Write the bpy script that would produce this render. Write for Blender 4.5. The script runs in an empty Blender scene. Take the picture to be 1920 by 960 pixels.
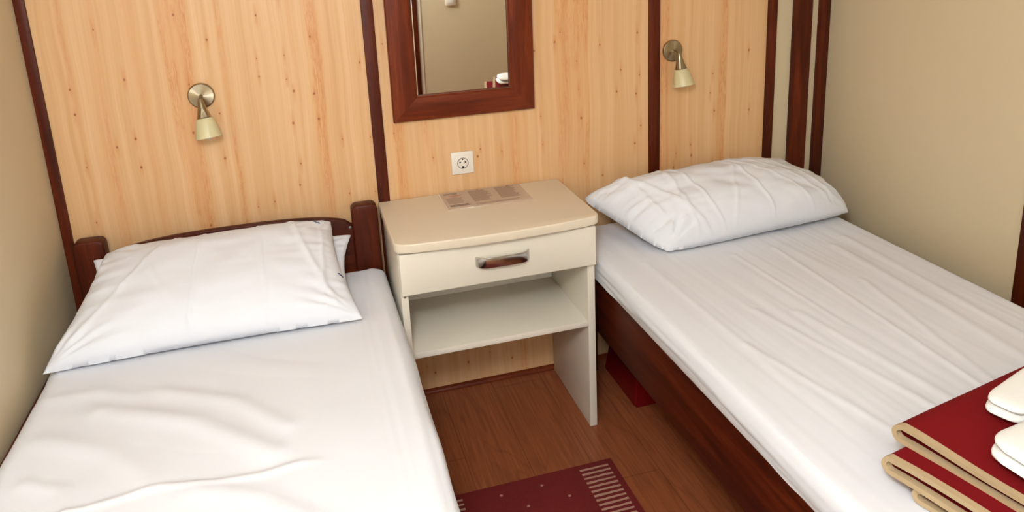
import bpy, bmesh, math, random
from mathutils import Vector, Matrix, noise
random.seed(7)
SC = bpy.context.scene
COL = SC.collection
PI = math.pi

# ------------------------------------------------------------------ helpers
def wloc(o):
    v = Vector(o.location)
    while o.parent:
        o = o.parent
        v += o.location
    return v

def obj(name, bm, mat, parent=None, smooth=True, loc=None, auto=None):
    """bm is in world coordinates; origin is moved to parent's base (or loc)."""
    bmesh.ops.recalc_face_normals(bm, faces=bm.faces[:])
    base = wloc(parent) if parent else Vector((0, 0, 0))
    org = Vector(loc) if loc is not None else base
    bmesh.ops.translate(bm, verts=bm.verts[:], vec=-org)
    if smooth:
        lim = math.radians(auto if auto else 35)
        for f in bm.faces: f.smooth = True
        for e in bm.edges:
            if len(e.link_faces) == 2 and e.calc_face_angle(0) > lim:
                e.smooth = False
    me = bpy.data.meshes.new(name)
    bm.to_mesh(me); bm.free()
    o = bpy.data.objects.new(name, me)
    COL.objects.link(o)
    if parent: o.parent = parent
    o.location = org - base
    me.materials.append(mat)
    return o

def tag(o, label=None, cat=None, group=None, kind=None):
    if label: o['label'] = label
    if cat: o['category'] = cat
    if group: o['group'] = group
    if kind: o['kind'] = kind
    return o

def thing(name, label, cat, loc=(0, 0, 0), group=None):
    o = bpy.data.objects.new(name, None)
    o.empty_display_size = .05
    COL.objects.link(o); o.location = loc
    return tag(o, label, cat, group)

def add_box(bm, x0, x1, y0, y1, z0, z1, bev=0.0, seg=2):
    b = bmesh.new()
    vs = [b.verts.new((x, y, z)) for x in (x0, x1) for y in (y0, y1) for z in (z0, z1)]
    for q in ((0,1,3,2),(4,6,7,5),(0,4,5,1),(2,3,7,6),(0,2,6,4),(1,5,7,3)):
        b.faces.new([vs[i] for i in q])
    if bev: bmesh.ops.bevel(b, geom=b.edges[:], offset=bev, segments=seg, affect='EDGES', profile=.5)
    merge(bm, b)

def merge(bm, b):
    m = bpy.data.meshes.new('t'); b.to_mesh(m); b.free(); bm.from_mesh(m); bpy.data.meshes.remove(m)

def box(*a, **k):
    bm = bmesh.new(); add_box(bm, *a, **k); return bm

def add_prism(bm, pts, axis, a0, a1, bev=0.0, seg=2):
    """pts: 2D outline; extruded along axis from a0 to a1."""
    def P(p, a):
        return {'x': (a, p[0], p[1]), 'y': (p[0], a, p[1]), 'z': (p[0], p[1], a)}[axis]
    b = bmesh.new()
    A = [b.verts.new(P(p, a0)) for p in pts]; B = [b.verts.new(P(p, a1)) for p in pts]
    n = len(pts)
    b.faces.new(A); b.faces.new(B[::-1])
    for i in range(n): b.faces.new((A[i], A[(i+1) % n], B[(i+1) % n], B[i]))
    bmesh.ops.recalc_face_normals(b, faces=b.faces[:])
    if bev:
        es = [e for e in b.edges if (e.verts[0] in A and e.verts[1] in A) or (e.verts[0] in B and e.verts[1] in B)]
        bmesh.ops.bevel(b, geom=es, offset=bev, segments=seg, affect='EDGES', profile=.5)
    merge(bm, b)

def add_lathe(bm, prof, M, n=40, cap0=False, cap1=False):
    """prof: (r, h) list, revolved about local z, mapped by matrix M."""
    rings = []
    for r, h in prof:
        rings.append([bm.verts.new(M @ Vector((r*math.cos(2*PI*k/n), r*math.sin(2*PI*k/n), h))) for k in range(n)])
    for a, b in zip(rings, rings[1:]):
        for k in range(n): bm.faces.new((a[k], a[(k+1) % n], b[(k+1) % n], b[k]))
    if cap0: bm.faces.new(rings[0])
    if cap1: bm.faces.new(rings[-1])

def add_tube(bm, pts, r, n=12):
    pts = [Vector(p) for p in pts]
    rings = []
    for i, p in enumerate(pts):
        t = (pts[min(i+1, len(pts)-1)] - pts[max(i-1, 0)]).normalized()
        a = t.orthogonal().normalized() if i == 0 else (prev - t*prev.dot(t)).normalized()
        prev = a
        b = t.cross(a)
        rings.append([bm.verts.new(p + r*(a*math.cos(2*PI*k/n) + b*math.sin(2*PI*k/n))) for k in range(n)])
    for A, B in zip(rings, rings[1:]):
        for k in range(n): bm.faces.new((A[k], A[(k+1) % n], B[(k+1) % n], B[k]))
    bm.faces.new(rings[0]); bm.faces.new(rings[-1][::-1])

def add_grid(bm, f, nu, nv, close=False):
    V = [[bm.verts.new(f(i/nu, j/nv)) for j in range(nv+1)] for i in range(nu+1)]
    for i in range(nu):
        for j in range(nv):
            bm.faces.new((V[i][j], V[i+1][j], V[i+1][j+1], V[i][j+1]))
    return V

def sm(a, b, x):
    t = max(0, min(1, (x-a)/(b-a))); return t*t*(3-2*t)
def fn(x, y, z=0.0): return noise.noise(Vector((x, y, z)))
def gauss(x, s): return math.exp(-x*x/(2*s*s))

# ------------------------------------------------------------------ materials
def lin(c):
    return tuple(((v/255)/12.92 if v/255 <= .04045 else ((v/255+.055)/1.055)**2.4) for v in c) + (1,)

class N:
    def __init__(s, name):
        s.m = bpy.data.materials.new(name); s.m.use_nodes = True
        s.t = s.m.node_tree; s.t.nodes.clear()
        s.out = s.n('ShaderNodeOutputMaterial'); s.b = s.n('ShaderNodeBsdfPrincipled')
        s.l(s.b.outputs[0], s.out.inputs[0])
        s.tc = s.n('ShaderNodeTexCoord')
    def n(s, t, **k):
        x = s.t.nodes.new(t)
        for a, v in k.items(): setattr(x, a, v)
        return x
    def l(s, a, b): s.t.links.new(a, b)
    def map(s, sc=(1,1,1), rot=(0,0,0), loc=(0,0,0), src=None):
        m = s.n('ShaderNodeMapping')
        m.inputs['Scale'].default_value = sc; m.inputs['Rotation'].default_value = rot; m.inputs['Location'].default_value = loc
        s.l(src or s.tc.outputs['Object'], m.inputs[0]); return m.outputs[0]
    def noise(s, vec, scale=1, detail=3, rough=.5, dist=0):
        x = s.n('ShaderNodeTexNoise'); x.inputs['Scale'].default_value = scale
        x.inputs['Detail'].default_value = detail; x.inputs['Roughness'].default_value = rough; x.inputs['Distortion'].default_value = dist
        s.l(vec, x.inputs['Vector']); return x.outputs[0]
    def ramp(s, f, stops, interp='LINEAR'):
        r = s.n('ShaderNodeValToRGB'); r.color_ramp.interpolation = interp
        e = r.color_ramp.elements
        e[0].position, e[0].color = stops[0][0], stops[0][1]
        e[1].position, e[1].color = stops[-1][0], stops[-1][1]
        for p, c in stops[1:-1]:
            q = e.new(p); q.color = c
        s.l(f, r.inputs[0]); return r.outputs[0]
    def g(s, f, a, b, lo=0., hi=1.):     # map range
        r = s.n('ShaderNodeMapRange'); r.inputs[1].default_value = a; r.inputs[2].default_value = b
        r.inputs[3].default_value = lo; r.inputs[4].default_value = hi
        s.l(f, r.inputs[0]); return r.outputs[0]
    def mix(s, f, a, b, mode='MIX'):
        x = s.n('ShaderNodeMix', data_type='RGBA', blend_type=mode)
        for i, v in ((0, f), (6, a), (7, b)):
            if hasattr(v, 'is_output'): s.l(v, x.inputs[i])
            else: x.inputs[i].default_value = v
        return x.outputs[2]
    def math(s, op, a, b=None, c=None):
        x = s.n('ShaderNodeMath', operation=op)
        for i, v in enumerate((a, b, c)):
            if v is None: continue
            if hasattr(v, 'is_output'): s.l(v, x.inputs[i])
            else: x.inputs[i].default_value = v
        return x.outputs[0]
    def bump(s, h, strength=.2, dist=.002):
        b = s.n('ShaderNodeBump'); b.inputs['Strength'].default_value = strength; b.inputs['Distance'].default_value = dist
        s.l(h, b.inputs['Height']); s.l(b.outputs[0], s.b.inputs['Normal'])
    def set(s, col=None, rough=None, metal=None, **k):
        if col is not None:
            if hasattr(col, 'is_output'): s.l(col, s.b.inputs['Base Color'])
            else: s.b.inputs['Base Color'].default_value = col
        if rough is not None: s.b.inputs['Roughness'].default_value = rough
        if metal is not None: s.b.inputs['Metallic'].default_value = metal
        for a, v in k.items(): s.b.inputs[a.replace('_', ' ')].default_value = v
        return s

def plain(name, c, rough=.5, metal=0, var=0.04, nscale=30, bumpd=0, **k):
    s = N(name)
    v = s.noise(s.map(), nscale, 3)
    c1 = lin(c); c0 = tuple(x*(1-var*2) for x in c1[:3]) + (1,)
    s.set(s.mix(v, c0, c1), rough, metal, **k)
    if bumpd: s.bump(v, .3, bumpd)
    return s.m

M = {}
def mk_pine():
    s = N('pine_laminate'); O = s.tc.outputs['Object']
    warp = s.noise(s.map((4, 1, 2.2)), 1, 2)
    sep = s.n('ShaderNodeSeparateXYZ'); s.l(O, sep.inputs[0])
    X = s.math('ADD', sep.outputs[0], s.math('MULTIPLY', s.math('SUBTRACT', warp, .5), .035))
    def vec(x, zs):
        c = s.n('ShaderNodeCombineXYZ'); s.l(x, c.inputs[0]); s.l(s.math('MULTIPLY', sep.outputs[2], zs), c.inputs[2]); return c.outputs[0]
    VX = vec(X, 1)
    fine = s.noise(s.map((210, 1, 1.6), src=VX), 1, 4, .6)
    mid = s.noise(s.map((45, 1, .6), src=VX), 1, 3, .55)
    wide = s.noise(s.map((9, 1, .3), src=VX), 1, 2)
    base = s.ramp(mid, [(.32, lin((212, 164, 114))), (.5, lin((220, 176, 128))), (.68, lin((227, 186, 141)))])
    base = s.mix(s.g(wide, .35, .65, 0, .35), base, lin((226, 188, 144)))
    base = s.mix(s.g(fine, .42, .72, 0, .40), base, lin((206, 158, 106)))
    # heartwood streaks: narrow columns with flame-like broken edges
    col = s.noise(s.map((17, 1, .30), src=VX), 1, 1, .4)
    jag = s.noise(s.map((190, 1, 16)), 1, 4, .75, 1.5)
    seg = s.noise(s.map((24, 1, 2.3)), 1, 2)
    core = s.g(col, .585, .665)
    st = s.math('MULTIPLY', s.math('MULTIPLY', core, s.g(jag, .44, .60)), s.g(seg, .38, .55))
    base = s.mix(s.g(col, .54, .68, 0, .38), base, lin((214, 150, 94)))
    base = s.mix(s.math('MULTIPLY', st, .62), base, lin((200, 126, 70)))
    # knots
    c2 = s.n('ShaderNodeCombineXYZ'); s.l(s.math('MULTIPLY', sep.outputs[0], 13), c2.inputs[0]); s.l(s.math('MULTIPLY', sep.outputs[2], 10), c2.inputs[1])
    vor = s.n('ShaderNodeTexVoronoi', feature='F1', voronoi_dimensions='2D'); vor.inputs['Scale'].default_value = 1
    s.l(c2.outputs[0], vor.inputs['Vector'])
    cs = s.n('ShaderNodeSeparateColor'); s.l(vor.outputs['Color'], cs.inputs[0])
    pick = s.math('GREATER_THAN', cs.outputs[0], .62)
    size = s.g(cs.outputs[1], 0, 1, .022, .055)
    kd = s.math('DIVIDE', vor.outputs['Distance'], size)
    knot = s.math('MULTIPLY', s.g(kd, .3, 1.3, 1, 0), pick)
    # tapering orange flare above and below each knot
    sp = s.n('ShaderNodeVectorMath', operation='SUBTRACT'); s.l(c2.outputs[0], sp.inputs[0]); s.l(vor.outputs['Position'], sp.inputs[1])
    s3 = s.n('ShaderNodeSeparateXYZ'); s.l(sp.outputs[0], s3.inputs[0])
    ax = s.math('ABSOLUTE', s3.outputs[0]); az = s.math('ABSOLUTE', s3.outputs[1])
    fl = s.math('MULTIPLY', s.g(ax, .02, .11, 1, 0), s.g(az, .05, .50, 1, 0))
    fl = s.math('MULTIPLY', s.math('MULTIPLY', fl, pick), s.g(jag, .36, .58, .25, 1))
    base = s.mix(s.math('MULTIPLY', fl, .55), base, lin((204, 130, 74)))
    base = s.mix(s.math('MULTIPLY', knot, .9), base, lin((146, 72, 32)))
    s.set(base, .42); s.b.inputs['Specular IOR Level'].default_value = .35
    s.bump(fine, .05, .001)
    return s.m
M['pine'] = mk_pine()

def mk_wood(name, axis, dark, mid, light, rough=.28, k=1.0, coat=.25):
    s = N(name)
    a = {'x': (1, 14, 14), 'y': (14, 1, 14), 'z': (14, 14, 1)}[axis]
    v = s.noise(s.map(tuple(q*1.2*k for q in a)), 1, 4, .6, .6)
    f = s.noise(s.map(tuple(q*9*k for q in a)), 1, 3, .6)
    c = s.ramp(v, [(.28, lin(dark)), (.5, lin(mid)), (.75, lin(light))])
    c = s.mix(s.g(f, .45, .75, 0, .55), c, lin(dark))
    s.set(c, rough); s.b.inputs['Specular IOR Level'].default_value = .22; s.b.inputs['Coat Weight'].default_value = coat; s.b.inputs['Coat Roughness'].default_value = .2
    s.bump(f, .08, .001)
    return s.m
for ax in 'xyz':
    M['mah_'+ax] = mk_wood('mahogany_'+ax, ax, (50, 15, 6), (80, 28, 10), (112, 44, 17), .42, 1.5, coat=.0)
    M['frame_'+ax] = mk_wood('mirror_mahogany_'+ax, ax, (78, 26, 8), (108, 42, 14), (136, 60, 22), .38, 1.6, .05)

def mk_floor():
    s = N('laminate_floor'); O = s.tc.outputs['Object']
    sep = s.n('ShaderNodeSeparateXYZ'); s.l(O, sep.inputs[0])
    W = .19
    px = s.math('DIVIDE', s.math('ADD', sep.outputs[0], .02), W)
    idx = s.math('FLOOR', px); fx = s.math('FRACT', px)
    wn = s.n('ShaderNodeTexWhiteNoise', noise_dimensions='1D'); s.l(idx, wn.inputs['W'])
    yo = s.math('ADD', sep.outputs[1], s.math('MULTIPLY', wn.outputs[0], 7.3))
    py = s.math('DIVIDE', yo, 1.28); fy = s.math('FRACT', py)
    c = s.n('ShaderNodeCombineXYZ'); s.l(sep.outputs[0], c.inputs[0]); s.l(yo, c.inputs[1]); s.l(s.math('MULTIPLY', wn.outputs[0], 5), c.inputs[2])
    big = s.noise(s.map((7, 1.1, 1), src=c.outputs[0]), 1, 2, .5, .3)
    rings = s.math('FRACT', s.math('MULTIPLY', big, 9))
    rg = s.math('ABSOLUTE', s.math('SUBTRACT', rings, .5))
    fine = s.noise(s.map((130, 5, 1), src=c.outputs[0]), 1, 4, .6)
    col = s.ramp(fine, [(.3, lin((128, 70, 42))), (.6, lin((158, 88, 54))), (.8, lin((164, 99, 66)))])
    col = s.mix(s.g(rg, .38, .5, 0, .35), col, lin((98, 50, 30)))
    tint = s.g(wn.outputs[0], 0, 1, 0, .22)
    col = s.mix(tint, col, lin((122, 68, 40)))
    seam = s.math('MAXIMUM', s.math('GREATER_THAN', s.math('ABSOLUTE', s.math('SUBTRACT', fx, .5)), .4935),
                  s.math('GREATER_THAN', s.math('ABSOLUTE', s.math('SUBTRACT', fy, .5)), .499))
    col = s.mix(s.math('MULTIPLY', seam, .6), col, lin((60, 28, 16)))
    s.set(col, .36)
    s.bump(fine, .08, .001)
    return s.m
M['floor'] = mk_floor()

def mk_wall(name, c):
    s = N(name)
    f = s.noise(s.map(), 260, 3); g = s.noise(s.map(), 3, 2)
    a = lin(c); b = tuple(x*.94 for x in a[:3])+(1,)
    s.set(s.mix(g, b, a), .62); s.bump(f, .12, .0012)
    return s.m
M['cream'] = mk_wall('cream_wall_laminate', (213, 196, 163))
M['ceil'] = mk_wall('ceiling_paint', (238, 234, 224))

def mk_cloth(name, c, weave=900, wr=.15, rough=.85, big=.0015):
    s = N(name)
    w = s.noise(s.map((1, 1, 1)), weave, 2)
    g = s.noise(s.map((5, 5, 5)), 1, 4, .6, .5)
    a = lin(c); b = tuple(x*.97 for x in a[:3])+(1,)
    s.set(s.mix(w, b, a), rough); s.b.inputs['Specular IOR Level'].default_value = .2
    h = s.math('ADD', s.math('MULTIPLY', w, .15), g)
    s.bump(h, wr, big*4)
    return s.m
M['linen'] = mk_cloth('white_linen', (229, 231, 238))
M['towel'] = mk_cloth('white_terry', (243, 242, 238), 420, .5, .95, .0012)
M['blanket'] = mk_cloth('red_fleece', (118, 8, 14), 500, .35, .95, .001)
M['ribbon'] = mk_cloth('beige_binding', (182, 158, 124), 500, .2, .8, .001)
M['mattress'] = mk_cloth('mattress_ticking', (226, 224, 228), 500)
M['navy'] = plain('navy_ink', (50, 58, 92), .8)
M['cabinet'] = plain('cream_melamine', (230, 222, 206), .42, 0, .01, 300)
M['topmel'] = plain('cream_melamine_top', (226, 212, 190), .40, 0, .02, 500)
M['edge'] = plain('cream_edging', (240, 230, 214), .4, 0, .01, 200)
M['plastic'] = plain('white_plastic', (236, 229, 218), .3, 0, .01)
M['black'] = plain('dark_hole', (24, 18, 15), .6)
M['grey'] = plain('grey_plastic', (150, 140, 128), .4)
M['paper'] = plain('printed_paper', (196, 176, 158), .35, 0, .05, 40)
M['print'] = plain('grey_print', (158, 132, 116), .5, 0, .12, 260)
M['printred'] = plain('red_print', (176, 92, 74), .5)
M['printdark'] = plain('dark_print', (120, 98, 88), .5)
M['sleeve'] = plain('plastic_sleeve', (222, 205, 188), .18)
M['redplastic'] = plain('dark_red_plastic', (112, 12, 16), .22, 0, .05, 8)
M['steel'] = plain('polished_steel', (200, 196, 190), .18, 1, .02)
M['screw'] = plain('screw_steel', (170, 165, 160), .3, 1)

def mk_brass():
    s = N('brushed_antique_nickel')
    tc = s.tc.outputs['Object']
    sep = s.n('ShaderNodeSeparateXYZ'); s.l(tc, sep.inputs[0])
    r = s.math('SQRT', s.math('ADD', s.math('POWER', sep.outputs[0], 2), s.math('POWER', sep.outputs[2], 2)))
    w = s.n('ShaderNodeTexNoise', noise_dimensions='1D'); s.l(s.math('MULTIPLY', r, 900), w.inputs['W']); w.inputs['Scale'].default_value = 1
    s.set(s.mix(w.outputs[0], lin((150, 136, 112)), lin((186, 172, 146))), .27, 1)
    s.b.inputs['Anisotropic'].default_value = .92
    tg = s.n('ShaderNodeTangent', direction_type='RADIAL', axis='Y'); s.l(tg.outputs[0], s.b.inputs['Tangent'])
    return s.m
M['brass'] = mk_brass()
def mk_glassshade():
    s = N('frosted_glass')
    s.set(lin((234, 224, 178)), .35)
    s.b.inputs['Transmission Weight'].default_value = .25
    s.b.inputs['Subsurface Weight'].default_value = .25
    s.b.inputs['Subsurface Radius'].default_value = (.01, .01, .008)
    v = s.noise(s.map(), 60, 2); s.bump(v, .05, .0005)
    return s.m
M['shade'] = mk_glassshade()
def mk_mirror():
    s = N('mirror_glass'); v = s.noise(s.map(), 4, 1)
    s.set(s.mix(v, (.86, .87, .85, 1), (.88, .885, .87, 1)), .015, 1); return s.m
M['mirror'] = mk_mirror()
def emit(name, c, st):
    s = N(name); s.set((1, 1, 1, 1), .5)
    v = s.noise(s.map(), 5, 1)
    s.l(s.mix(v, c, c), s.b.inputs['Emission Color']); s.b.inputs['Emission Strength'].default_value = st
    return s.m
M['glow'] = emit('fill_lamp_diffuser', (1, .97, .92, 1), 3.0)  # glow of the ceiling lamp added for bounced flash
def mk_added_pane():
    s = N('added_window_glass'); s.set((1, 1, 1, 1), .02); s.b.inputs['Transmission Weight'].default_value = 1
    s.b.inputs['IOR'].default_value = 1.1
    v = s.noise(s.map(), 3, 1); s.bump(v, .02, .0005)
    return s.m
M['added_pane'] = mk_added_pane()  # glass of the unseen window added for fill light

def mk_rug():
    s = N('red_flatweave_rug'); O = s.tc.outputs['Object']
    sep = s.n('ShaderNodeSeparateXYZ'); s.l(O, sep.inputs[0])
    x, y = sep.outputs[0], sep.outputs[1]
    rib = s.math('ABSOLUTE', s.math('SINE', s.math('MULTIPLY', x, 1100)))
    n = s.noise(s.map((300, 300, 300)), 1, 3)
    wob = s.math('MULTIPLY', s.math('SUBTRACT', s.noise(s.map((30, 90, 1)), 1, 2), .5), .006)
    base = s.mix(s.math('MULTIPLY', s.g(n, .3, .7), .6), lin((112, 16, 16)), lin((142, 32, 28)))
    base = s.mix(s.math('MULTIPLY', rib, .2), base, lin((78, 8, 12)))
    def band(v, a, b):
        return s.math('MULTIPLY', s.math('GREATER_THAN', v, a), s.math('LESS_THAN', v, b))
    yy = s.math('ADD', y, wob)
    fr = s.math('FRACT', s.math('DIVIDE', s.math('ADD', yy, .012), .0198))
    stripe = s.math('LESS_THAN', fr, .42)
    xs = s.math('MAXIMUM', band(x, .496, .592), band(x, .022, .118))
    inner = s.math('LESS_THAN', y, -.018)
    msk = s.math('MULTIPLY', s.math('MULTIPLY', stripe, xs), inner)
    base = s.mix(s.math('MULTIPLY', msk, .85), base, lin((202, 160, 138)))
    # small woven knots, staggered
    ty = s.math('DIVIDE', s.math('ADD', y, .049), .07)
    row = s.math('FLOOR', s.math('ADD', ty, .5))
    odd = s.math('MULTIPLY', s.math('FRACT', s.math('MULTIPLY', row, .5)), 2)
    tx = s.math('SUBTRACT', s.math('DIVIDE', s.math('ADD', x, -.233), .13), s.math('MULTIPLY', odd, .5))
    dx = s.math('MULTIPLY', s.math('SUBTRACT', s.math('FRACT', s.math('ADD', tx, .5)), .5), .13)
    dy = s.math('MULTIPLY', s.math('SUBTRACT', s.math('FRACT', s.math('ADD', ty, .5)), .5), .07)
    d = s.math('SQRT', s.math('ADD', s.math('POWER', dx, 2), s.math('POWER', dy, 2)))
    dot = s.math('MULTIPLY', s.math('LESS_THAN', d, .0048), band(x, .14, .47))
    base = s.mix(s.math('MULTIPLY', dot, .75), base, lin((200, 150, 130)))
    s.set(base, .92); s.bump(s.math('ADD', rib, n), .5, .0012)
    return s.m
M['rug'] = mk_rug()

# ------------------------------------------------------------------ room shell
XL, XR, YB, YR, ZC = -.972, 1.80, 0.0, -3.20, 2.30
def struct(name, bm, mat, parent=None, smooth=True):
    o = obj(name, bm, mat, parent, smooth)
    o['kind'] = 'structure'
    return o
struct('floor', box(XL-.1, XR+.1, YR-.1, YB+.1, -.06, 0), M['floor'])
struct('ceiling', box(XL-.1, XR+.1, YR-.1, YB+.1, ZC, ZC+.06), M['ceil'])
wb = struct('wall_back', box(XL-.1, XR+.1, .008, .1, 0, ZC), M['cream'])
for a, b in ((-.945, .006), (.040, 1.029), (1.067, 1.527)):
    struct('wood_panel', box(a, b, 0, .0085, 0, ZC), M['pine'], wb)
struct('wall_left', box(XL-.1, XL, YR, YB+.01, 0, ZC), M['cream'])
struct('wall_right', box(XR, XR+.1, YR, YB+.01, 0, ZC), M['cream'])
# rear wall with an unseen window opening, added to let in fill light
wx0, wx1, wz0, wz1 = -.75, .45, .95, 2.0
bm = bmesh.new()
add_box(bm, XL-.1, wx0, YR-.1, YR, 0, ZC); add_box(bm, wx1, XR+.1, YR-.1, YR, 0, ZC)
add_box(bm, wx0, wx1, YR-.1, YR, 0, wz0); add_box(bm, wx0, wx1, YR-.1, YR, wz1, ZC)
struct('wall_rear', bm, M['cream'])
w1 = bpy.data.objects.new('added_window_1', None); COL.objects.link(w1); w1.location = ((wx0+wx1)/2, YR, wz0); w1['kind'] = 'structure'
bm = bmesh.new()
for a, b, c, d in ((wx0, wx1, wz0, wz0+.05), (wx0, wx1, wz1-.05, wz1), (wx0, wx0+.05, wz0+.05, wz1-.05), (wx1-.05, wx1, wz0+.05, wz1-.05), ((wx0+wx1)/2-.03, (wx0+wx1)/2+.03, wz0+.05, wz1-.05)):
    add_box(bm, a, b, YR-.07, YR-.01, c, d, .004)
struct('added_window_frame', bm, M['plastic'], w1)
struct('added_pane', box(wx0+.04, wx1-.04, YR-.045, YR-.039, wz0+.04, wz1-.04), M['added_pane'], w1)

# vertical mahogany trims on the back wall
for i, (a, b) in enumerate(((-.972, -.943), (.0035, .0426), (1.0263, 1.0699), (1.5242, 1.5626), (1.640, 1.7166), (1.7559, 1.7985))):
    struct('trim_%d' % (i+1), box(a, b, -.010 if i < 4 else -.014, .009, .014 if i else 0, ZC, .002), M['mah_z'])
# trim on the right wall
struct('trim_7', box(XR-.016, XR+.001, -1.03, -.93, 0, ZC, .002), M['mah_z'])
struct('trim_8', box(.60, .685, YR, YR+.018, 0, 2.05, .003), M['mah_z'])
struct('trim_9', box(.6855, .712, YR, YR+.008, 0, 2.05, .002), M['edge'])
# small quarter-round skirting along the back wall
bm = bmesh.new()
pts = [(0, 0), (-.016, 0)] + [(-.016*math.cos(t*PI/12), .016*math.sin(t*PI/12)) for t in range(1, 7)]
add_prism(bm, [(y, z) for y, z in pts], 'x', XL, XR)
struct('baseboard_back', bm, M['frame_x'])
for nm, xx in (('left', XL), ('right', XR-.01)):
    struct('baseboard_'+nm, box(xx, xx+.01, YR, -.02, 0, .03, .002), M['floor'])

# ------------------------------------------------------------------ single beds
def rounded_post(x0, x1, y0, y1, z0, z1, r=.022):
    pts = [(x0, z0), (x1, z0)]
    for k in range(7):
        t = k/6*PI/2; pts.append((x1-r+r*math.cos(t), z1-r+r*math.sin(t)))
    for k in range(7):
        t = PI/2+k/6*PI/2; pts.append((x0+r+r*math.cos(t), z1-r+r*math.sin(t)))
    bm = bmesh.new(); add_prism(bm, pts, 'y', y0, y1, .006, 3); return bm

def mattress(name, x0, x1, y0, y1, z0, z1, label, disp, hang, cat='mattress', bulge=.0, rs=.045):
    t = thing(name, label, cat, ((x0+x1)/2, (y0+y1)/2, z0))
    obj('mattress_core', box(x0+.002, x1-.002, y0+.014, y1-.014, z0, z1-.045, .006, 3), M['mattress'], t)
    # sheet: cross-section running over the top and down both sides, closed at both ends
    def prof(s, hang):
        # s in 0..1 from left hem, over the top, to right hem
        hl = z1-rs-(z0+hang)
        L = [hl, rs*PI/2, (x1-x0)-2*rs, rs*PI/2, hl]; tot = sum(L); d = s*tot
        if d < L[0]: return x0, z0+hang+d, -1, 0
        d -= L[0]
        if d < L[1]:
            a = d/rs; return x0+rs-rs*math.cos(a), z1-rs+rs*math.sin(a), -math.cos(a), math.sin(a)
        d -= L[1]
        if d < L[2]: return x0+rs+d, z1, 0, 1
        d -= L[2]
        if d < L[3]:
            a = d/rs; return x1-rs+rs*math.sin(a), z1-rs+rs*math.cos(a), math.sin(a), math.cos(a)
        d -= L[3]
        return x1, z1-rs-d, 1, 0
    bm = bmesh.new()
    NU, NV = 230, 420
    def f(u, v):
        y = y1+(y0-y1)*v
        hg = hang(y); px, pz, nx, nz = prof(u, hg)
        # round ends
        e = min(y1-y, y-y0); k = 0
        if e < rs:
            k = rs-math.sqrt(max(0, rs*rs-(rs-e)**2))
        pz2 = pz - k*max(0, (pz-z0-hg)/(z1-z0-hg))
        d = disp(px, y, pz, nx, nz)
        cx = (x0+x1)/2
        pxx = px + (cx-px)*0.0
        side = bulge*(1-abs((pz-z0)/(z1-z0)*2-1.)) if abs(nx) > .5 else 0
        return (pxx+nx*(d+side), y, pz2+nz*d)
    V = add_grid(bm, f, NU, NV)
    for j in (0, NV):
        yy = y1 if j == 0 else y0
        lo = [bm.verts.new((V[i][j].co.x, yy, z0+hang(yy))) for i in range(NU+1)]
        for i in range(NU): bm.faces.new((V[i][j], V[i+1][j], lo[i+1], lo[i]))
    o = obj('bed_sheet', bm, M['linen'], t, auto=70)
    return t

def seg_dist(px, py, pts):
    best = 9
    for (ax, ay), (bx, by) in zip(pts, pts[1:]):
        dx, dy = bx-ax, by-ay; L = dx*dx+dy*dy
        t = max(0, min(1, ((px-ax)*dx+(py-ay)*dy)/L))
        best = min(best, math.hypot(px-ax-t*dx, py-ay-t*dy))
    return best

# ---- left bed
LB = thing('single_bed', 'mahogany single bed with arched headboard and two rounded posts, against left wall', 'bed', (-.465, -1.05, 0))
for x0, x1 in ((-.930, -.842), (-.096, -.010)):
    obj('headboard_post', rounded_post(x0, x1, -.085, -.030, 0, .800, .020), M['mah_z'], LB)
pts = []
n = 30
for k in range(n+1):
    x = -.845+.752*k/n; u = (x+.469)/.376
    pts.append((x, .726+.052*math.sqrt(max(0, 1-abs(u)**2.6))))
bm = bmesh.new(); add_prism(bm, [(-.845, .30), (-.093, .30)] + pts[::-1], 'y', -.062, -.038, .005, 3)
obj('headboard', bm, M['mah_x'], LB)
for s, x in ((1, -.104), (-1, -.834)):
    bm = bmesh.new(); add_lathe(bm, [(0.0001, .006), (.005, .005), (.006, 0)], Matrix.Translation((x, -.062, .722)) @ Matrix.Rotation(PI/2, 4, 'X'), 16)
    obj('bolt', bm, M['screw'], LB)
for x0, x1, zt_ in ((-.966, -.944, .53), (-.034, -.010, .442)):
    obj('side_rail', box(x0, x1, -2.03, -.0855, .30, zt_, .006), M['mah_y'], LB)
obj('footboard', box(-.945, -.010, -2.055, -2.031, .02, .52, .008), M['mah_x'], LB)  # unseen board lengthened downwards to keep light from passing below the bed
for x0, x1 in ((-.945, -.885), (-.07, -.010)):
    obj('leg', box(x0, x1, -2.03, -1.98, 0, .299, .004), M['mah_z'], LB)
for k in range(9):
    y = -.2-k*.22
    obj('slat', box(-.9435, -.0345, y-.035, y+.035, .425, .4425, .003), M['pine'], LB)

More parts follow.
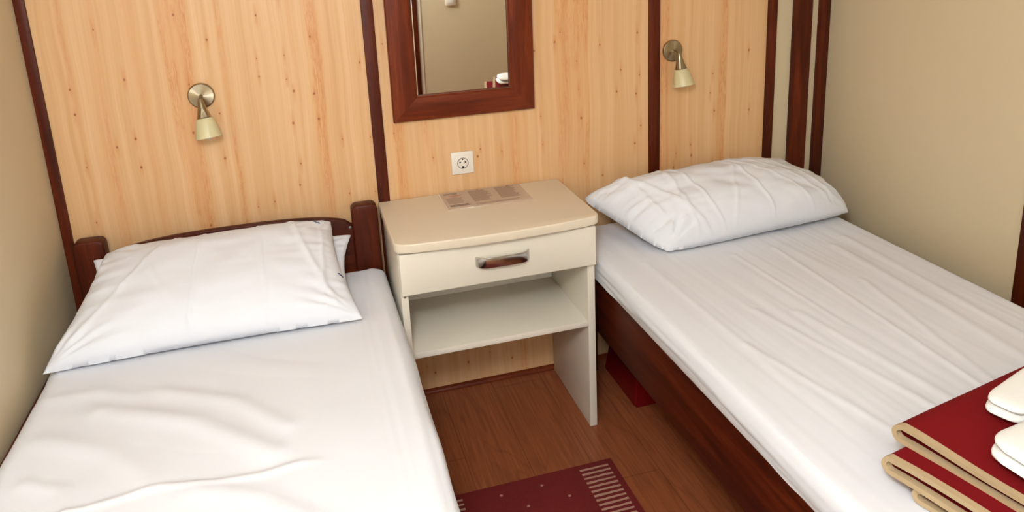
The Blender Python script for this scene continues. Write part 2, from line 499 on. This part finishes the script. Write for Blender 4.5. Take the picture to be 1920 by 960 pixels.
crease = [(-.95, -1.135), (-.86, -1.10), (-.759, -1.075), (-.576, -1.055), (-.47, -1.075), (-.378, -1.081), (-.30, -1.07), (-.2, -1.09)]
def disp_left(x, y, z, nx, nz):
    d = .006*fn(x*3+5, y*3) + .003*fn(x*7, y*6, 2)
    # diagonal sweeping folds
    q = (x*.55 + y*1.0)
    d += .0055*max(0, fn(q*9+2, (x-y)*1.8+3, 4))*sm(-.05, -.3, x)
    if nz > .5:
        # fold ridge
        yc = None
        for (ax, ay), (bx, by) in zip(crease, crease[1:]):
            if ax <= x <= bx: yc = ay+(by-ay)*(x-ax)/(bx-ax)
        if yc is not None:
            k = 1-sm(-.33, -.22, x)
            dy = y-yc
            d += k*(.006*gauss(dy+.006, .008) + .003*sm(.004, -.02, dy))
        for (ax, ay, bx, by, w, h) in ((-.75, -.72, -.36, -1.02, .022, .009), (-.62, -.68, -.33, -.93, .018, .006), (-.86, -.80, -.60, -1.03, .022, .006), (-.85, -.95, -.74, -1.09, .014, .005), (-.9, -.62, -.7, -.68, .016, .004), (-.5, -1.1, -.3, -1.25, .02, .006)):
            dd = seg_dist(x, y, [(ax, ay), ((ax+bx)/2+.03, (ay+by)/2+.02), (bx, by)])
            d += h*gauss(dd, w)
    # long tension creases by the aisle edge
    if x > -.16:
        d += .0035*sm(-.16, -.08, x)*(fn(x*55+z*45, y*1.3, 7))
    if x > -.02 and nx > .3:
        d += .004*fn(z*40, y*2.2, 3)
    return d
mattress('mattress', -.940, .000, -2.02, -.092, .444, .592, 'mattress under smooth white sheet filling the left bed', disp_left, lambda y: .004, rs=.05)

# ---- right bed
RB = thing('single_bed', 'low mahogany single bed with long open side rail, standing along right wall', 'bed', (1.17, -1.05, 0))
pts = [(-2.03, .290), (-.07, .290), (-.07, .514), (-.40, .514)]
for k in range(1, 9):
    t = k/8; pts.append((-.40-.09*t, .514-.020*(t*t*(3-2*t))))
pts.append((-2.03, .494))
bm = bmesh.new(); add_prism(bm, pts, 'x', .692, .716, .004, 2)
obj('side_rail', bm, M['mah_y'], RB)
bm = bmesh.new(); add_prism(bm, pts, 'x', 1.646, 1.670, .004, 2)
obj('side_rail', bm, M['mah_y'], RB)
for x0, x1 in ((.717, .775), (1.587, 1.645)):
    obj('leg', box(x0, x1, -.085, -.03, 0, .513, .004), M['mah_z'], RB)
    obj('leg', box(x0, x1, -2.02, -1.965, 0, .50, .004), M['mah_z'], RB)
obj('headboard', box(.776, 1.586, -.068, -.042, .30, .513, .005), M['mah_x'], RB)
obj('footboard', box(.692, 1.67, -2.055, -2.031, .02, .50, .006), M['mah_x'], RB)  # unseen, extended almost to the floor to block light under the bed
for k in range(9):
    y = -.2-k*.22
    obj('slat', box(.7165, 1.6455, y-.035, y+.035, .495, .5140, .003), M['pine'], RB)
bm = bmesh.new(); add_lathe(bm, [(0.0001, .004), (.006, .003), (.007, 0)], Matrix.Translation((.692, -.380, .490)) @ Matrix.Rotation(-PI/2, 4, 'Y'), 16)
obj('bolt', bm, M['screw'], RB)

def disp_right(x, y, z, nx, nz):
    d = .005*fn(x*3+1, y*2.0+4)
    q = x + (y+.3)*.06
    a = fn(q*26, y*1.1, 1); b = fn(q*55+3, y*2.0, 5)
    amp = .45+.55*sm(.1, -.3, fn(x*2.5, y*2.2, 9))
    d += amp*(.0016*a + .0009*b)
    # fine ridges that radiate toward the blanket
    for (ax, ay, bx, by, h, w) in ((1.25, -.50, 1.22, -1.35, .004, .006), (1.45, -.55, 1.42, -1.30, .006, .012), (1.53, -.5, 1.50, -1.35, .005, .010),
                                   (1.05, -.9, 1.12, -1.42, .005, .010), (.95, -.85, 1.06, -1.40, .004, .008), (1.35, -.8, 1.25, -1.40, .004, .008),
                                   (.82, -1.0, .92, -1.45, .004, .008), (.80, -.45, .82, -1.2, .003, .008), (1.10, -.5, 1.12, -1.0, .003, .006)):
        if nz > .5: d += .6*h*gauss(seg_dist(x, y, [(ax, ay), (bx, by)]), w)
    if nx < -.3:   # aisle side
        d += .003*gauss(z-.522-.034*sm(-.42, -.70, y), .010)*sm(-.4, -.6, y)
        d += .003*fn(z*42+y*2, y*2.4, 3) + .002*fn(z*90, y*3, 8)
    return d
mattress('mattress', .668, 1.655, -2.02, -.050, .5145, .598, 'mattress under wrinkled fitted white sheet on the right bed', disp_right, lambda y: .003+.030*sm(-.42, -.70, y)*(1-sm(-1.15, -1.38, y))+.020*sm(-1.40,-1.55,y)+.003*fn(y*4, 3), rs=.034)

# ------------------------------------------------------------------ pillows
def pillow(name, label, FL, FR, BR, BL, up, down, bow, folds, seed, marks=(), flange=0.0, creases=(), parts=True, rx=0.5, cr=0.0):
    FL, FR, BR, BL = map(Vector, (FL, FR, BR, BL))
    ctr = (FL+FR+BR+BL)/4
    t = thing(name, label, 'pillow', (ctr.x, ctr.y, min(FL.z, FR.z)-.005))
    nrm = ((FR-FL).cross(BL-FL)).normalized()
    if nrm.z < 0: nrm = -nrm
    NU, NV = 150, 110
    def base(u, v):
        u, v = u*(1-cr*abs(v)**5), v*(1-cr*abs(u)**5)
        a = (u+1)/2; b = (v+1)/2
        p = FL*(1-a)*(1-b)+FR*a*(1-b)+BR*a*b+BL*(1-a)*b
        eu = (FR-FL).normalized(); ev = (BL-FL).normalized()
        p = p - eu*u*bow[0]*(1-v*v)*abs(u)**3 - ev*v*bow[1]*(1-u*u)*abs(v)**3
        return p
    def thick(u, v):
        return ((1-abs(u)**3.2)*(1-abs(v)**2.6))**rx
    def wr(u, v, side):
        w = 0
        # corner-radiating folds
        for cu, cv in ((-1, -1), (1, -1), (1, 1), (-1, 1)):
            du, dv = (u-cu)*1.35, (v-cv)
            r = math.hypot(du, dv); a = math.atan2(dv, du)
            w += folds*math.exp(-((r-.35)/.28)**2)*fn(a*5+seed+cu, r*1.3+cv, side)
        w += folds*.8*fn(u*2.2+seed, v*2.0, side)+folds*.35*fn(u*6+seed, v*4.5, side+3)
        # gathers from the short edges
        for cu in (-1, 1):
            w += folds*.7*math.exp(-abs(u-cu)/.28)*fn(v*9+seed, u*2, side+cu)
        for (c, k, h, wd) in creases:
            if side == 0: w += h*gauss(u-c-k*v-.02*fn(v*3, c*9), wd)
        return w
    bm = bmesh.new()
    def top(a, b):
        u, v = a*2-1, b*2-1; T = thick(u, v)
        edge = min(1, T*2.2)
        return base(u, v)+nrm*(up*T+wr(u, v, 0)*edge)
    def bot(a, b):
        u, v = a*2-1, b*2-1; T = thick(u, v)
        return base(u, v)-nrm*(down*T+.0015)
    add_grid(bm, top, NU, NV); add_grid(bm, bot, NU//2*2, NV)
    bmesh.ops.remove_doubles(bm, verts=bm.verts[:], dist=.0003)
    # close the thin hem between both faces
    bmesh.ops.remove_doubles(bm, verts=[v for v in bm.verts if v.is_boundary], dist=.0022)
    o = obj('pillowcase', bm, M['linen'], t, auto=80)
    for (mu, mv, ang, L) in marks:   # small stitched laundry marks
        b2 = bmesh.new()
        for q in range(6):
            cu = mu+math.cos(ang)*(q-2.5)*L; cv = mv+math.sin(ang)*(q-2.5)*L*1.4
            for (da, db) in ((0, .014), (.010, -.006)):
                p = top((cu+1)/2, (cv+1)/2)+nrm*.0012
                p2 = top((cu+da+1)/2, (cv+db*((q % 3)-.6)+1)/2)+nrm*.0012
                if (p2-p).length > 1e-4: add_tube(b2, [p, (p+p2)/2+nrm*.0004, p2], .0014, 6)
        obj('laundry_mark', b2, M['navy'], t)
    return t

pillow('pillow', 'large plump white pillow tilted against the arched headboard of left bed',
       (-.940, -.498, .600), (-.108, -.500, .601), (-.162, -.112, .772), (-.835, -.118, .768),
       .095, .004, (.022, .012), .0085, 3.0, marks=((.86, .84, -.3, .010), (.955, -.30, -.5, .006)), creases=((-.12, 0, .0035, .008), (.36, -.02, .003, .007), (.74, -.12, .005, .02), (.84, .08, .004, .014), (-.62, .30, .003, .02), (-.4, -.35, .0025, .018)), rx=.46, cr=.012)
pillow('pillow', 'flat white pillow squeezed beneath the large pillow of left bed, only its corners showing',
       (-.86, -.33, .604), (-.135, -.33, .606), (-.106, -.108, .712), (-.872, -.105, .748),
       .034, .004, (.02, .01), .003, 9.0, rx=.33)
pillow('pillow', 'creased fat white pillow at the head of right bed, beside the cream nightstand',
       (.882, -.418, .604), (1.680, -.375, .622), (1.58, -.035, .715), (.688, -.100, .730),
       .150, .006, (.012, .004), .016, 14.0, creases=((-.38, .05, .004, .008), (.12, .03, .004, .008), (-.80, .10, .008, .022), (-.68, -.10, .006, .018), (-.54, .16, .005, .016), (.02, .35, .003, .014), (.45, -.3, .0035, .015), (.30, -.25, .003, .012), (.62, -.2, .003, .014)), rx=.50, cr=.065)
# ------------------------------------------------------------------ nightstand
NS = thing('nightstand', 'cream laminate nightstand with bowed top, one drawer and open shelf between the beds', 'nightstand', (.3275, -.21, 0))
X0, X1 = .0106, .6415
def top_outline(x0, x1, yb, yf, bow, r, n=28):
    pts = [(x0, yb), (x1, yb)]
    out = []
    for k in range(n+1):
        u = 1-2*k/n; x = (x0+x1)/2+u*((x1-x0)/2)
        out.append((x, yf-bow*(1-u*u)))
    # round corners
    def arc(cx, cy, a0, a1): return [(cx+r*math.cos(a0+(a1-a0)*k/8), cy+r*math.sin(a0+(a1-a0)*k/8)) for k in range(9)]
    mid = [p for p in out if x0+r < p[0] < x1-r]
    yr = yf
    pts += arc(x1-r, yr+r-.002, 0, -PI/2*.93) + mid + arc(x0+r, yr+r-.002, -PI/2*1.07, -PI)
    return pts
def slab(z0, z1, o=0.0):
    return [(0, 0)]
bm = bmesh.new()
add_prism(bm, top_outline(.0, .655, -.0105, -.426, .022, .035), 'z', .7494, .7794, .005, 4)
obj('tabletop', bm, M['topmel'], NS)
for x0, x1 in ((X0, X0+.022), (X1-.0255, X1)):
    bm = box(x0, x1, -.3985, -.0165, 0, .749, .0015); obj('side_panel', bm, M['cabinet'], NS)
dr = obj('drawer', box(X0+.001, X1-.001, -.4175, -.3995, .6085, .7425, .003, 3), M['cabinet'], NS)
db = bmesh.new()
add_box(db, X0+.035, X0+.047, -.3990, -.05, .63, .73); add_box(db, X1-.05, X1-.038, -.3990, -.05, .63, .73)
add_box(db, X0+.035, X1-.038, -.3990, -.05, .622, .630); add_box(db, X0+.035, X1-.038, -.062, -.05, .63, .73)
obj('drawer_box', db, M['cabinet'], dr)
# arched steel handle
hb = bmesh.new()
n = 24; prof = []
for k in range(n+1):
    u = -1+2*k/n
    x = .3295+.0865*u
    y = -.4185-.021*(1-abs(u)**9)-.006*(1-u*u)
    prof.append((x, y))
inner = [(x*(1)+(.3295-x)*.05, y+.005) for x, y in prof]
add_prism(hb, prof+inner[::-1], 'z', .6685, .7015, .0012, 2)
obj('handle', hb, M['steel'], dr)
obj('shelf', box(X0+.0225, X1-.026, -.3950, -.0170, .385, .4012, .0015), M['cabinet'], NS)
obj('edge_strip', box(X0+.0225, X1-.026, -.3985, -.3952, .383, .4015, .001), M['edge'], NS)
obj('back_panel', box(X0+.0225, X1-.026, -.0285, -.0175, .4015, .7480), M['cabinet'], NS)
bm = bmesh.new()
for x, z in ((X0+.011, .597),):
    add_lathe(bm, [(0.0001, .0015), (.003, .001), (.0035, 0)], Matrix.Translation((x, -.3985, z)) @ Matrix.Rotation(PI/2, 4, 'X'), 12)
obj('screw_cap', bm, M['grey'], NS)

# ------------------------------------------------------------------ leaflet on the nightstand
LF = thing('leaflet', 'printed information sheet in a clear plastic sleeve lying on the nightstand', 'leaflet', (.355, -.11, .7796))
zt = .7798
def quad(x0, x1, y0, y1, z, h=.0005):
    # sheet-local coordinates: slight rotation
    bm = bmesh.new(); add_box(bm, x0, x1, y0, y1, z, z+h); return bm
obj('plastic_sleeve', quad(.207, .505, -.197, -.0125, zt-.0002, .0006), M['sleeve'], LF)
obj('printed_page', quad(.213, .500, -.184, -.014, zt+.0004, .0004), M['paper'], LF)
zz = zt+.0008
def lines(x0, x1, ytop, n, step, th, name, mat):
    bm = bmesh.new()
    for k in range(n):
        y = ytop-k*step; s = random.uniform(.75, 1)
        add_box(bm, x0, x0+(x1-x0)*s, y-th, y, zz, zz+.0002)
    obj(name, bm, mat, LF)
lines(.225, .285, -.026, 2, .009, .005, 'heading', M['printdark'])
lines(.240, .290, -.050, 2, .009, .004, 'red_text', M['printred'])
lines(.225, .290, -.075, 8, .008, .004, 'text_column', M['print'])
lines(.225, .300, -.148, 2, .010, .007, 'footer_text', M['printdark'])
lines(.312, .385, -.026, 13, .009, .0055, 'text_column', M['print'])
lines(.408, .485, -.026, 13, .009, .0055, 'text_column', M['print'])
lines(.312, .490, -.160, 2, .009, .004, 'footer_text', M['print'])
lines(.345, .352, -.018, 1, .01, .005, 'red_text', M['printred']); lines(.455, .465, -.018, 1, .01, .006, 'red_text', M['printred'])
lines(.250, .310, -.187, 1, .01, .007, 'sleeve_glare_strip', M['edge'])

# ------------------------------------------------------------------ wall mirror
MR = thing('wall_mirror', 'tall wall mirror in a wide mahogany frame hanging above the nightstand', 'mirror', (.329, -.012, 1.053))
mx0, mx1, mz0, mz1 = .077, .576, 1.053, 1.80
gx0, gx1, gz0, gz1 = .1640, .4900, 1.136, 1.716
def frame_side(quadpts):
    # profile across the width (t 0 outer .. 1 inner): (t, y)
    prof = [(0, 0), (0, -.018), (.04, -.022), (.30, -.024), (.80, -.021), (.93, -.019), (1, -.013), (1, 0)]
    (ao, ai), (bo, bi) = quadpts
    bm = bmesh.new(); A = []; B = []
    for t, y in prof:
        A.append(bm.verts.new((ao[0]+(ai[0]-ao[0])*t, y, ao[1]+(ai[1]-ao[1])*t)))
        B.append(bm.verts.new((bo[0]+(bi[0]-bo[0])*t, y, bo[1]+(bi[1]-bo[1])*t)))
    n = len(prof)
    for i in range(n): bm.faces.new((A[i], A[(i+1) % n], B[(i+1) % n], B[i]))
    bm.faces.new(A); bm.faces.new(B)
    return bm
c = {'bl': ((mx0, mz0), (gx0, gz0)), 'br': ((mx1, mz0), (gx1, gz0)), 'tl': ((mx0, mz1), (gx0, gz1)), 'tr': ((mx1, mz1), (gx1, gz1))}
mir = []
for a, b, m in (('bl', 'br', 'frame_x'), ('tl', 'tr', 'frame_x'), ('bl', 'tl', 'frame_z'), ('br', 'tr', 'frame_z')):
    mir.append(obj('frame_side', frame_side((c[a], c[b])), M[m], MR, auto=25))
# bevelled glass
gb = bmesh.new()
def gl(inset, y): return [gb.verts.new(p) for p in ((gx0+inset, y, gz0+inset), (gx1-inset, y, gz0+inset), (gx1-inset, y, gz1-inset), (gx0+inset, y, gz1-inset))]
R0, R1, R2 = gl(-.004, -.0035), gl(.004, -.0045), gl(-.004, -.001)
for A, B in ((R0, R1), (R0, R2)):
    for i in range(4): gb.faces.new((A[i], A[(i+1) % 4], B[(i+1) % 4], B[i]))
gb.faces.new(R1); gb.faces.new(R2)
obj('mirror_glass', gb, M['mirror'], MR, smooth=False)
obj('backing_board', box(mx0+.01, mx1-.01, -.0008, .0, mz0+.01, mz1-.01), M['frame_z'], MR)
MR.rotation_euler = (math.radians(1.9), 0, 0)

# ------------------------------------------------------------------ power socket
PS = thing('power_socket', 'white square wall socket with round grey recess above the nightstand', 'socket', (.306, 0, .8415))
sx, sz = .306, .8815
obj('cover_plate', box(sx-.0400, sx+.0400, -.009, 0, sz-.0405, sz+.0405, .003, 3), M['plastic'], PS)
obj('inner_plate', box(sx-.029, sx+.029, -.0115, -.0088, sz-.029, sz+.029, .0015, 2), M['plastic'], PS)
My = lambda y: Matrix.Translation((sx, y, sz)) @ Matrix.Rotation(PI/2, 4, 'X')
bm = bmesh.new(); add_lathe(bm, [(.0175, 0), (.0175, .0012), (.0205, .0012), (.0205, 0)], My(-.0115), 40)
obj('recess_ring', bm, M['grey'], PS)
for dx, dz, r in ((-.0095, .004, .0032), (.0095, .004, .0032), (0, -.0145, .0046), (0, .0145, .0026)):
    bm = bmesh.new(); add_lathe(bm, [(r, 0), (r, .0006), (.0001, .0006)], Matrix.Translation((sx+dx, -.0115, sz+dz)) @ Matrix.Rotation(PI/2, 4, 'X'), 16)
    obj('contact_hole', bm, M['black'], PS)

# ------------------------------------------------------------------ wall lamps
def build_lamp(loc, label):
    t = thing('wall_lamp', label, 'lamp', loc, 'bedside wall lamps')
    L = Vector(loc)
    # round brushed base (axis -y)
    Mb = Matrix.Translation(L) @ Matrix.Rotation(PI/2, 4, 'X')
    bm = bmesh.new(); add_lathe(bm, [(.040, 0), (.0405, .006), (.039, .010), (.0365, .0120), (.020, .0130), (.012, .0136), (.0001, .014)], Mb, 56)
    obj('base_plate', bm, M['brass'], t, auto=30)
    bm = bmesh.new(); add_tube(bm, [L+Vector((0, -.014, 0)), L+Vector((0, -.040, -.004)), L+Vector((0, -.054, -.010))], .0055, 14)
    obj('swivel_arm', bm, M['brass'], t)
    # the head hangs from the joint, tipped slightly to the right and outwards
    ax = Vector((.10, -.16, -1)).normalized()
    J = L+Vector((0, -.052, -.004))
    rot = ax.to_track_quat('Z', 'Y').to_matrix().to_4x4()
    Mh = Matrix.Translation(J) @ rot
    bm = bmesh.new(); add_lathe(bm, [(.0001, -.004), (.006, -.002), (.0085, .004), (.0105, .014), (.015, .034), (.0215, .056), (.020, .057), (.0001, .057)], Mh, 40)
    obj('socket_cone', bm, M['brass'], t, auto=40)
    bm = bmesh.new()
    add_lathe(bm, [(.019, .0575), (.0225, .058), (.026, .064), (.0305, .078), (.0345, .094), (.0385, .112), (.0400, .119), (.0385, .1195), (.0370, .112), (.033, .094), (.029, .078), (.0245, .064), (.019, .060)], Mh, 56)
    obj('lamp_shade', bm, M['shade'], t, auto=50)
    bm = bmesh.new(); add_lathe(bm, [(.011, .058), (.011, .072), (.014, .085), (.0165, .098), (.0165, .108), (.013, .119), (.006, .1245), (.0001, .126)], Mh, 28)
    obj('bulb', bm, M['plastic'], t)
    return t
lamp = build_lamp((-.511, -.0001, 1.204), 'brushed metal wall lamp with frosted glass shade above the left bed')
l2 = lamp.copy(); COL.objects.link(l2); l2.location = (1.122, -.0001, 1.212)
l2['label'] = 'brushed metal wall lamp with frosted glass shade above the right bed'
for ch in list(lamp.children):
    cc = ch.copy(); COL.objects.link(cc); cc.parent = l2

# ------------------------------------------------------------------ rug
RG = obj('rug', box(.008, .613, -1.75, -.581, 0.0005, .0085, .003, 2), M['rug'], None, loc=(0, -.581, 0))
tag(RG, 'flat dark red woven rug with pale striped borders on the floor between beds', 'rug')

# ------------------------------------------------------------------ red tub under right bed
bm = bmesh.new()
vs = []
for z, i in ((0, 0), (.165, .022)):
    vs.append([bm.verts.new(p) for p in ((.800+i, -.365+i*1.4, z), (1.25-i, -.365+i*1.4, z), (1.25-i, -.075-i, z), (.800+i, -.075-i, z))])
for i in range(4): bm.faces.new((vs[0][i], vs[0][(i+1) % 4], vs[1][(i+1) % 4], vs[1][i]))
bm.faces.new(vs[0]); bm.faces.new(vs[1])
bmesh.ops.bevel(bm, geom=bm.edges[:], offset=.01, segments=3, affect='EDGES')
TB = obj('storage_box', bm, M['redplastic'], None, loc=(1.02, -.22, 0))
tag(TB, 'dark red plastic box standing on the floor under the right bed', 'box')

# ------------------------------------------------------------------ folded blanket
BK = thing('folded_blanket', 'folded red blanket with beige ribbon edging on the foot of right bed', 'blanket', (1.1, -1.72, .60))
e1 = Vector((.984, .177, 0)).normalized(); e2 = Vector((.25, -.968, 0)).normalized(); up = Vector((0, 0, 1))
def blanket_fold(org, e2, L1, L2, z0, h, th, open_gap, name, sag=0.0, seed=0):
    """one U fold: layer, turn at the head side, layer back. profile in (e2, z)."""
    n = 26; cl = []
    for k in range(n+1): cl.append((L2*(1-k/n), 0.0, 0))
    m = 10; r = (h-th)/2
    top = []
    for k in range(n+1):
        s = k/n*L2
        top.append((s, h-th - 0.0))
    path = [(p[0], th/2) for p in cl]
    path += [(-r*math.sin(PI*k/m)*1.0, th/2+r-r*math.cos(PI*k/m)) for k in range(1, m)]
    path += [(s, th/2+2*r+.002*math.sin(s*14+seed)) for s, _ in top]
    def thickpath(off):
        out = []
        for i, p in enumerate(path):
            a = path[max(0, i-1)]; b = path[min(len(path)-1, i+1)]
            dx, dz = b[0]-a[0], b[1]-a[1]; q = math.hypot(dx, dz) or 1
            out.append((p[0]-dz/q*off, p[1]+dx/q*off))
        return out
    def build(w0, w1, th2, nm, mat, parent):
        A, B = thickpath(th2/2), thickpath(-th2/2)
        loop = A+B[::-1]
        bm = bmesh.new(); nw = max(2, int((w1-w0)/.02)); rows = []
        for j in range(nw+1):
            w = w0+(w1-w0)*j/nw
            row = []
            for s, z in loop:
                zz = z0+z+.004*fn(w*5+seed, s*5)*min(1, (z)/.02)
                zz = .6015+(zz-.6015)*(1-.22*max(0, min(1, (s-.03)/.4)))
                p = Vector(org)+e1*(w+.004*fn(s*8+seed, z*9))+e2*s; p.z = zz
                row.append(bm.verts.new(p))
            rows.append(row)
        k = len(loop)
        for a, b in zip(rows, rows[1:]):
            for i in range(k): bm.faces.new((a[i], a[(i+1) % k], b[(i+1) % k], b[i]))
        half = len(A)
        for row in (rows[0], rows[-1]):
            for i in range(half-1):
                bm.faces.new((row[i], row[i+1], row[k-2-i], row[k-1-i]))
        return obj(nm, bm, mat, parent, auto=50)
    fo = build(.004, L1, th, name, M['blanket'], BK)
    build(-.002, .012, th+.0015, 'ribbon_edging', M['ribbon'], fo)
e3 = Vector((.03, -1, 0)).normalized()
blanket_fold((.797, -1.605, 0), e2, .58, .38, .6015, .030, .0085, 0, 'bottom_fold', seed=2)
blanket_fold((.775, -1.552, 0), e2, .62, .44, .6325, .036, .0085, 0, 'middle_fold', seed=5)
blanket_fold((.822, -1.522, 0), e2, .62, .44, .6695, .036, .0085, 0, 'top_fold', seed=8)

# ------------------------------------------------------------------ towels
def towel(label, org, ang, L, W, z0, h, seed):
    t = thing('folded_towel', label, 'towel', (org[0]+.1, org[1]-.05, z0), 'white towels on the red blanket')
    d1 = Vector((math.cos(ang), math.sin(ang), 0)); d2 = Vector((math.sin(ang), -math.cos(ang), 0))
    n = 2
    for k in range(n):
        th = h/n
        bm = bmesh.new(); NS_, NC = 40, 24
        rows = []
        for i in range(NS_+1):
            s = L*i/NS_
            row = []
            for j in range(NC):
                a = 2*PI*j/NC
                c_, s_ = math.cos(a), math.sin(a)
                x = math.copysign(abs(c_)**.5, c_)*W/2; z = math.copysign(abs(s_)**.8, s_)*th/2
                end = min(1, math.sqrt(max(0, 1-(1-min(1, s/.05))**2))+.0)
                z *= max(.06, math.sqrt(end)); x *= .45+.55*end
                p = Vector((org[0], org[1], 0))+d1*(s-.010*k*0+.004*fn(x*20, k*3+seed)+.006*(k == n-1))+d2*(x+W/2+.004*k*0)
                p.z = z0+th*(k+.5)+z+(.003*fn(s*8+seed, x*12+k) if k == n-1 else 0)
                row.append(bm.verts.new(p))
            rows.append(row)
        for a, b in zip(rows, rows[1:]):
            for j in range(NC): bm.faces.new((a[j], a[(j+1) % NC], b[(j+1) % NC], b[j]))
        bm.faces.new(rows[0]); bm.faces.new(rows[-1])
        obj('towel_layer', bm, M['towel'], t, auto=60)
towel('white folded towel on red blanket, the one nearer the pillow', (.988, -1.536), .28, .36, .080, .7095, .036, 1)
towel('white folded towel on red blanket, nearer the foot of the bed', (.882, -1.638), .12, .40, .15, .7095, .040, 6)

# ------------------------------------------------------------------ light switch on rear wall (seen in the mirror)
SW = thing('light_switch', 'small white switch box on the plain wall reflected in the mirror', 'switch', (1.0, YR, .95))
SWZ = .99
SW.location = (.94, YR, SWZ)
obj('switch_plate', box(.90, .98, YR, YR+.020, SWZ-.04, SWZ+.04, .006, 3), M['plastic'], SW)
obj('rocker', box(.915, .965, YR+.0202, YR+.026, SWZ-.025, SWZ+.025, .003, 2), M['plastic'], SW)

# ------------------------------------------------------------------ added fill: ceiling lamp standing for bounced flash, light behind the added window
CLP = thing('bounce_fill_lamp', 'unseen flat round white ceiling lamp added to stand for bounced flash', 'lamp', (-.35, -2.45, ZC))
Mc = Matrix.Translation((-.35, -2.45, ZC)) @ Matrix.Rotation(PI, 4, 'X')
bm = bmesh.new(); add_lathe(bm, [(.17, 0), (.17, .03), (.155, .034)], Mc, 48); obj('fill_lamp_rim', bm, M['steel'], CLP)
bm = bmesh.new(); add_lathe(bm, [(.155, .03), (.15, .045), (.11, .060), (.05, .068), (.0001, .07)], Mc, 48); obj('fill_diffuser', bm, M['glow'], CLP)

def area(name, loc, target, size, sy, power, color):
    l = bpy.data.lights.new(name, 'AREA'); l.shape = 'RECTANGLE'; l.size = size; l.size_y = sy; l.energy = power; l.color = color
    o = bpy.data.objects.new(name, l); COL.objects.link(o); o.location = loc
    o.rotation_euler = (Vector(target)-Vector(loc)).to_track_quat('-Z', 'Y').to_euler()
    return o
area('rear_fill_light', (-.15, YR-.15, 1.5), (-.1, 0, .8), 1.15, 1.0, 11, (.90, .95, 1.0))  # added fill light shining in through the added rear window
pl = bpy.data.lights.new('bounce_fill_light', 'POINT'); pl.energy = 66; pl.shadow_soft_size = .16; pl.color = (.88, .94, 1.0)  # added point light standing in for flash bounced off the ceiling
po = bpy.data.objects.new('bounce_fill_light', pl); COL.objects.link(po); po.location = (-.35, -2.45, ZC-.24)
W = bpy.data.worlds.new('world'); SC.world = W; W.use_nodes = True
nt = W.node_tree; bg = nt.nodes['Background']
sky = nt.nodes.new('ShaderNodeTexSky'); sky.sky_type = 'HOSEK_WILKIE'
nt.links.new(sky.outputs[0], bg.inputs[0]); bg.inputs[1].default_value = 1.0

# ------------------------------------------------------------------ camera
cam = bpy.data.cameras.new('camera'); co = bpy.data.objects.new('camera', cam); COL.objects.link(co)
co.location = (-.212073572, -2.54521092, 1.64584806)
co.rotation_euler = (1.31076238, .0414053118, -.291690956)
F, PX, PY = 1432.71059, 974.858475, 260.754843
cam.sensor_fit = 'HORIZONTAL'; cam.sensor_width = 36; cam.lens = F/1920*36
cam.shift_x = (960-PX)/1920; cam.shift_y = (PY-480)/1920
cam.clip_start = .02
SC.camera = co
SC.view_settings.view_transform = 'Standard'; SC.view_settings.look = 'None'
SC.view_settings.gamma = 1; SC.view_settings.use_curve_mapping = False
SC.view_settings.exposure = 0.31
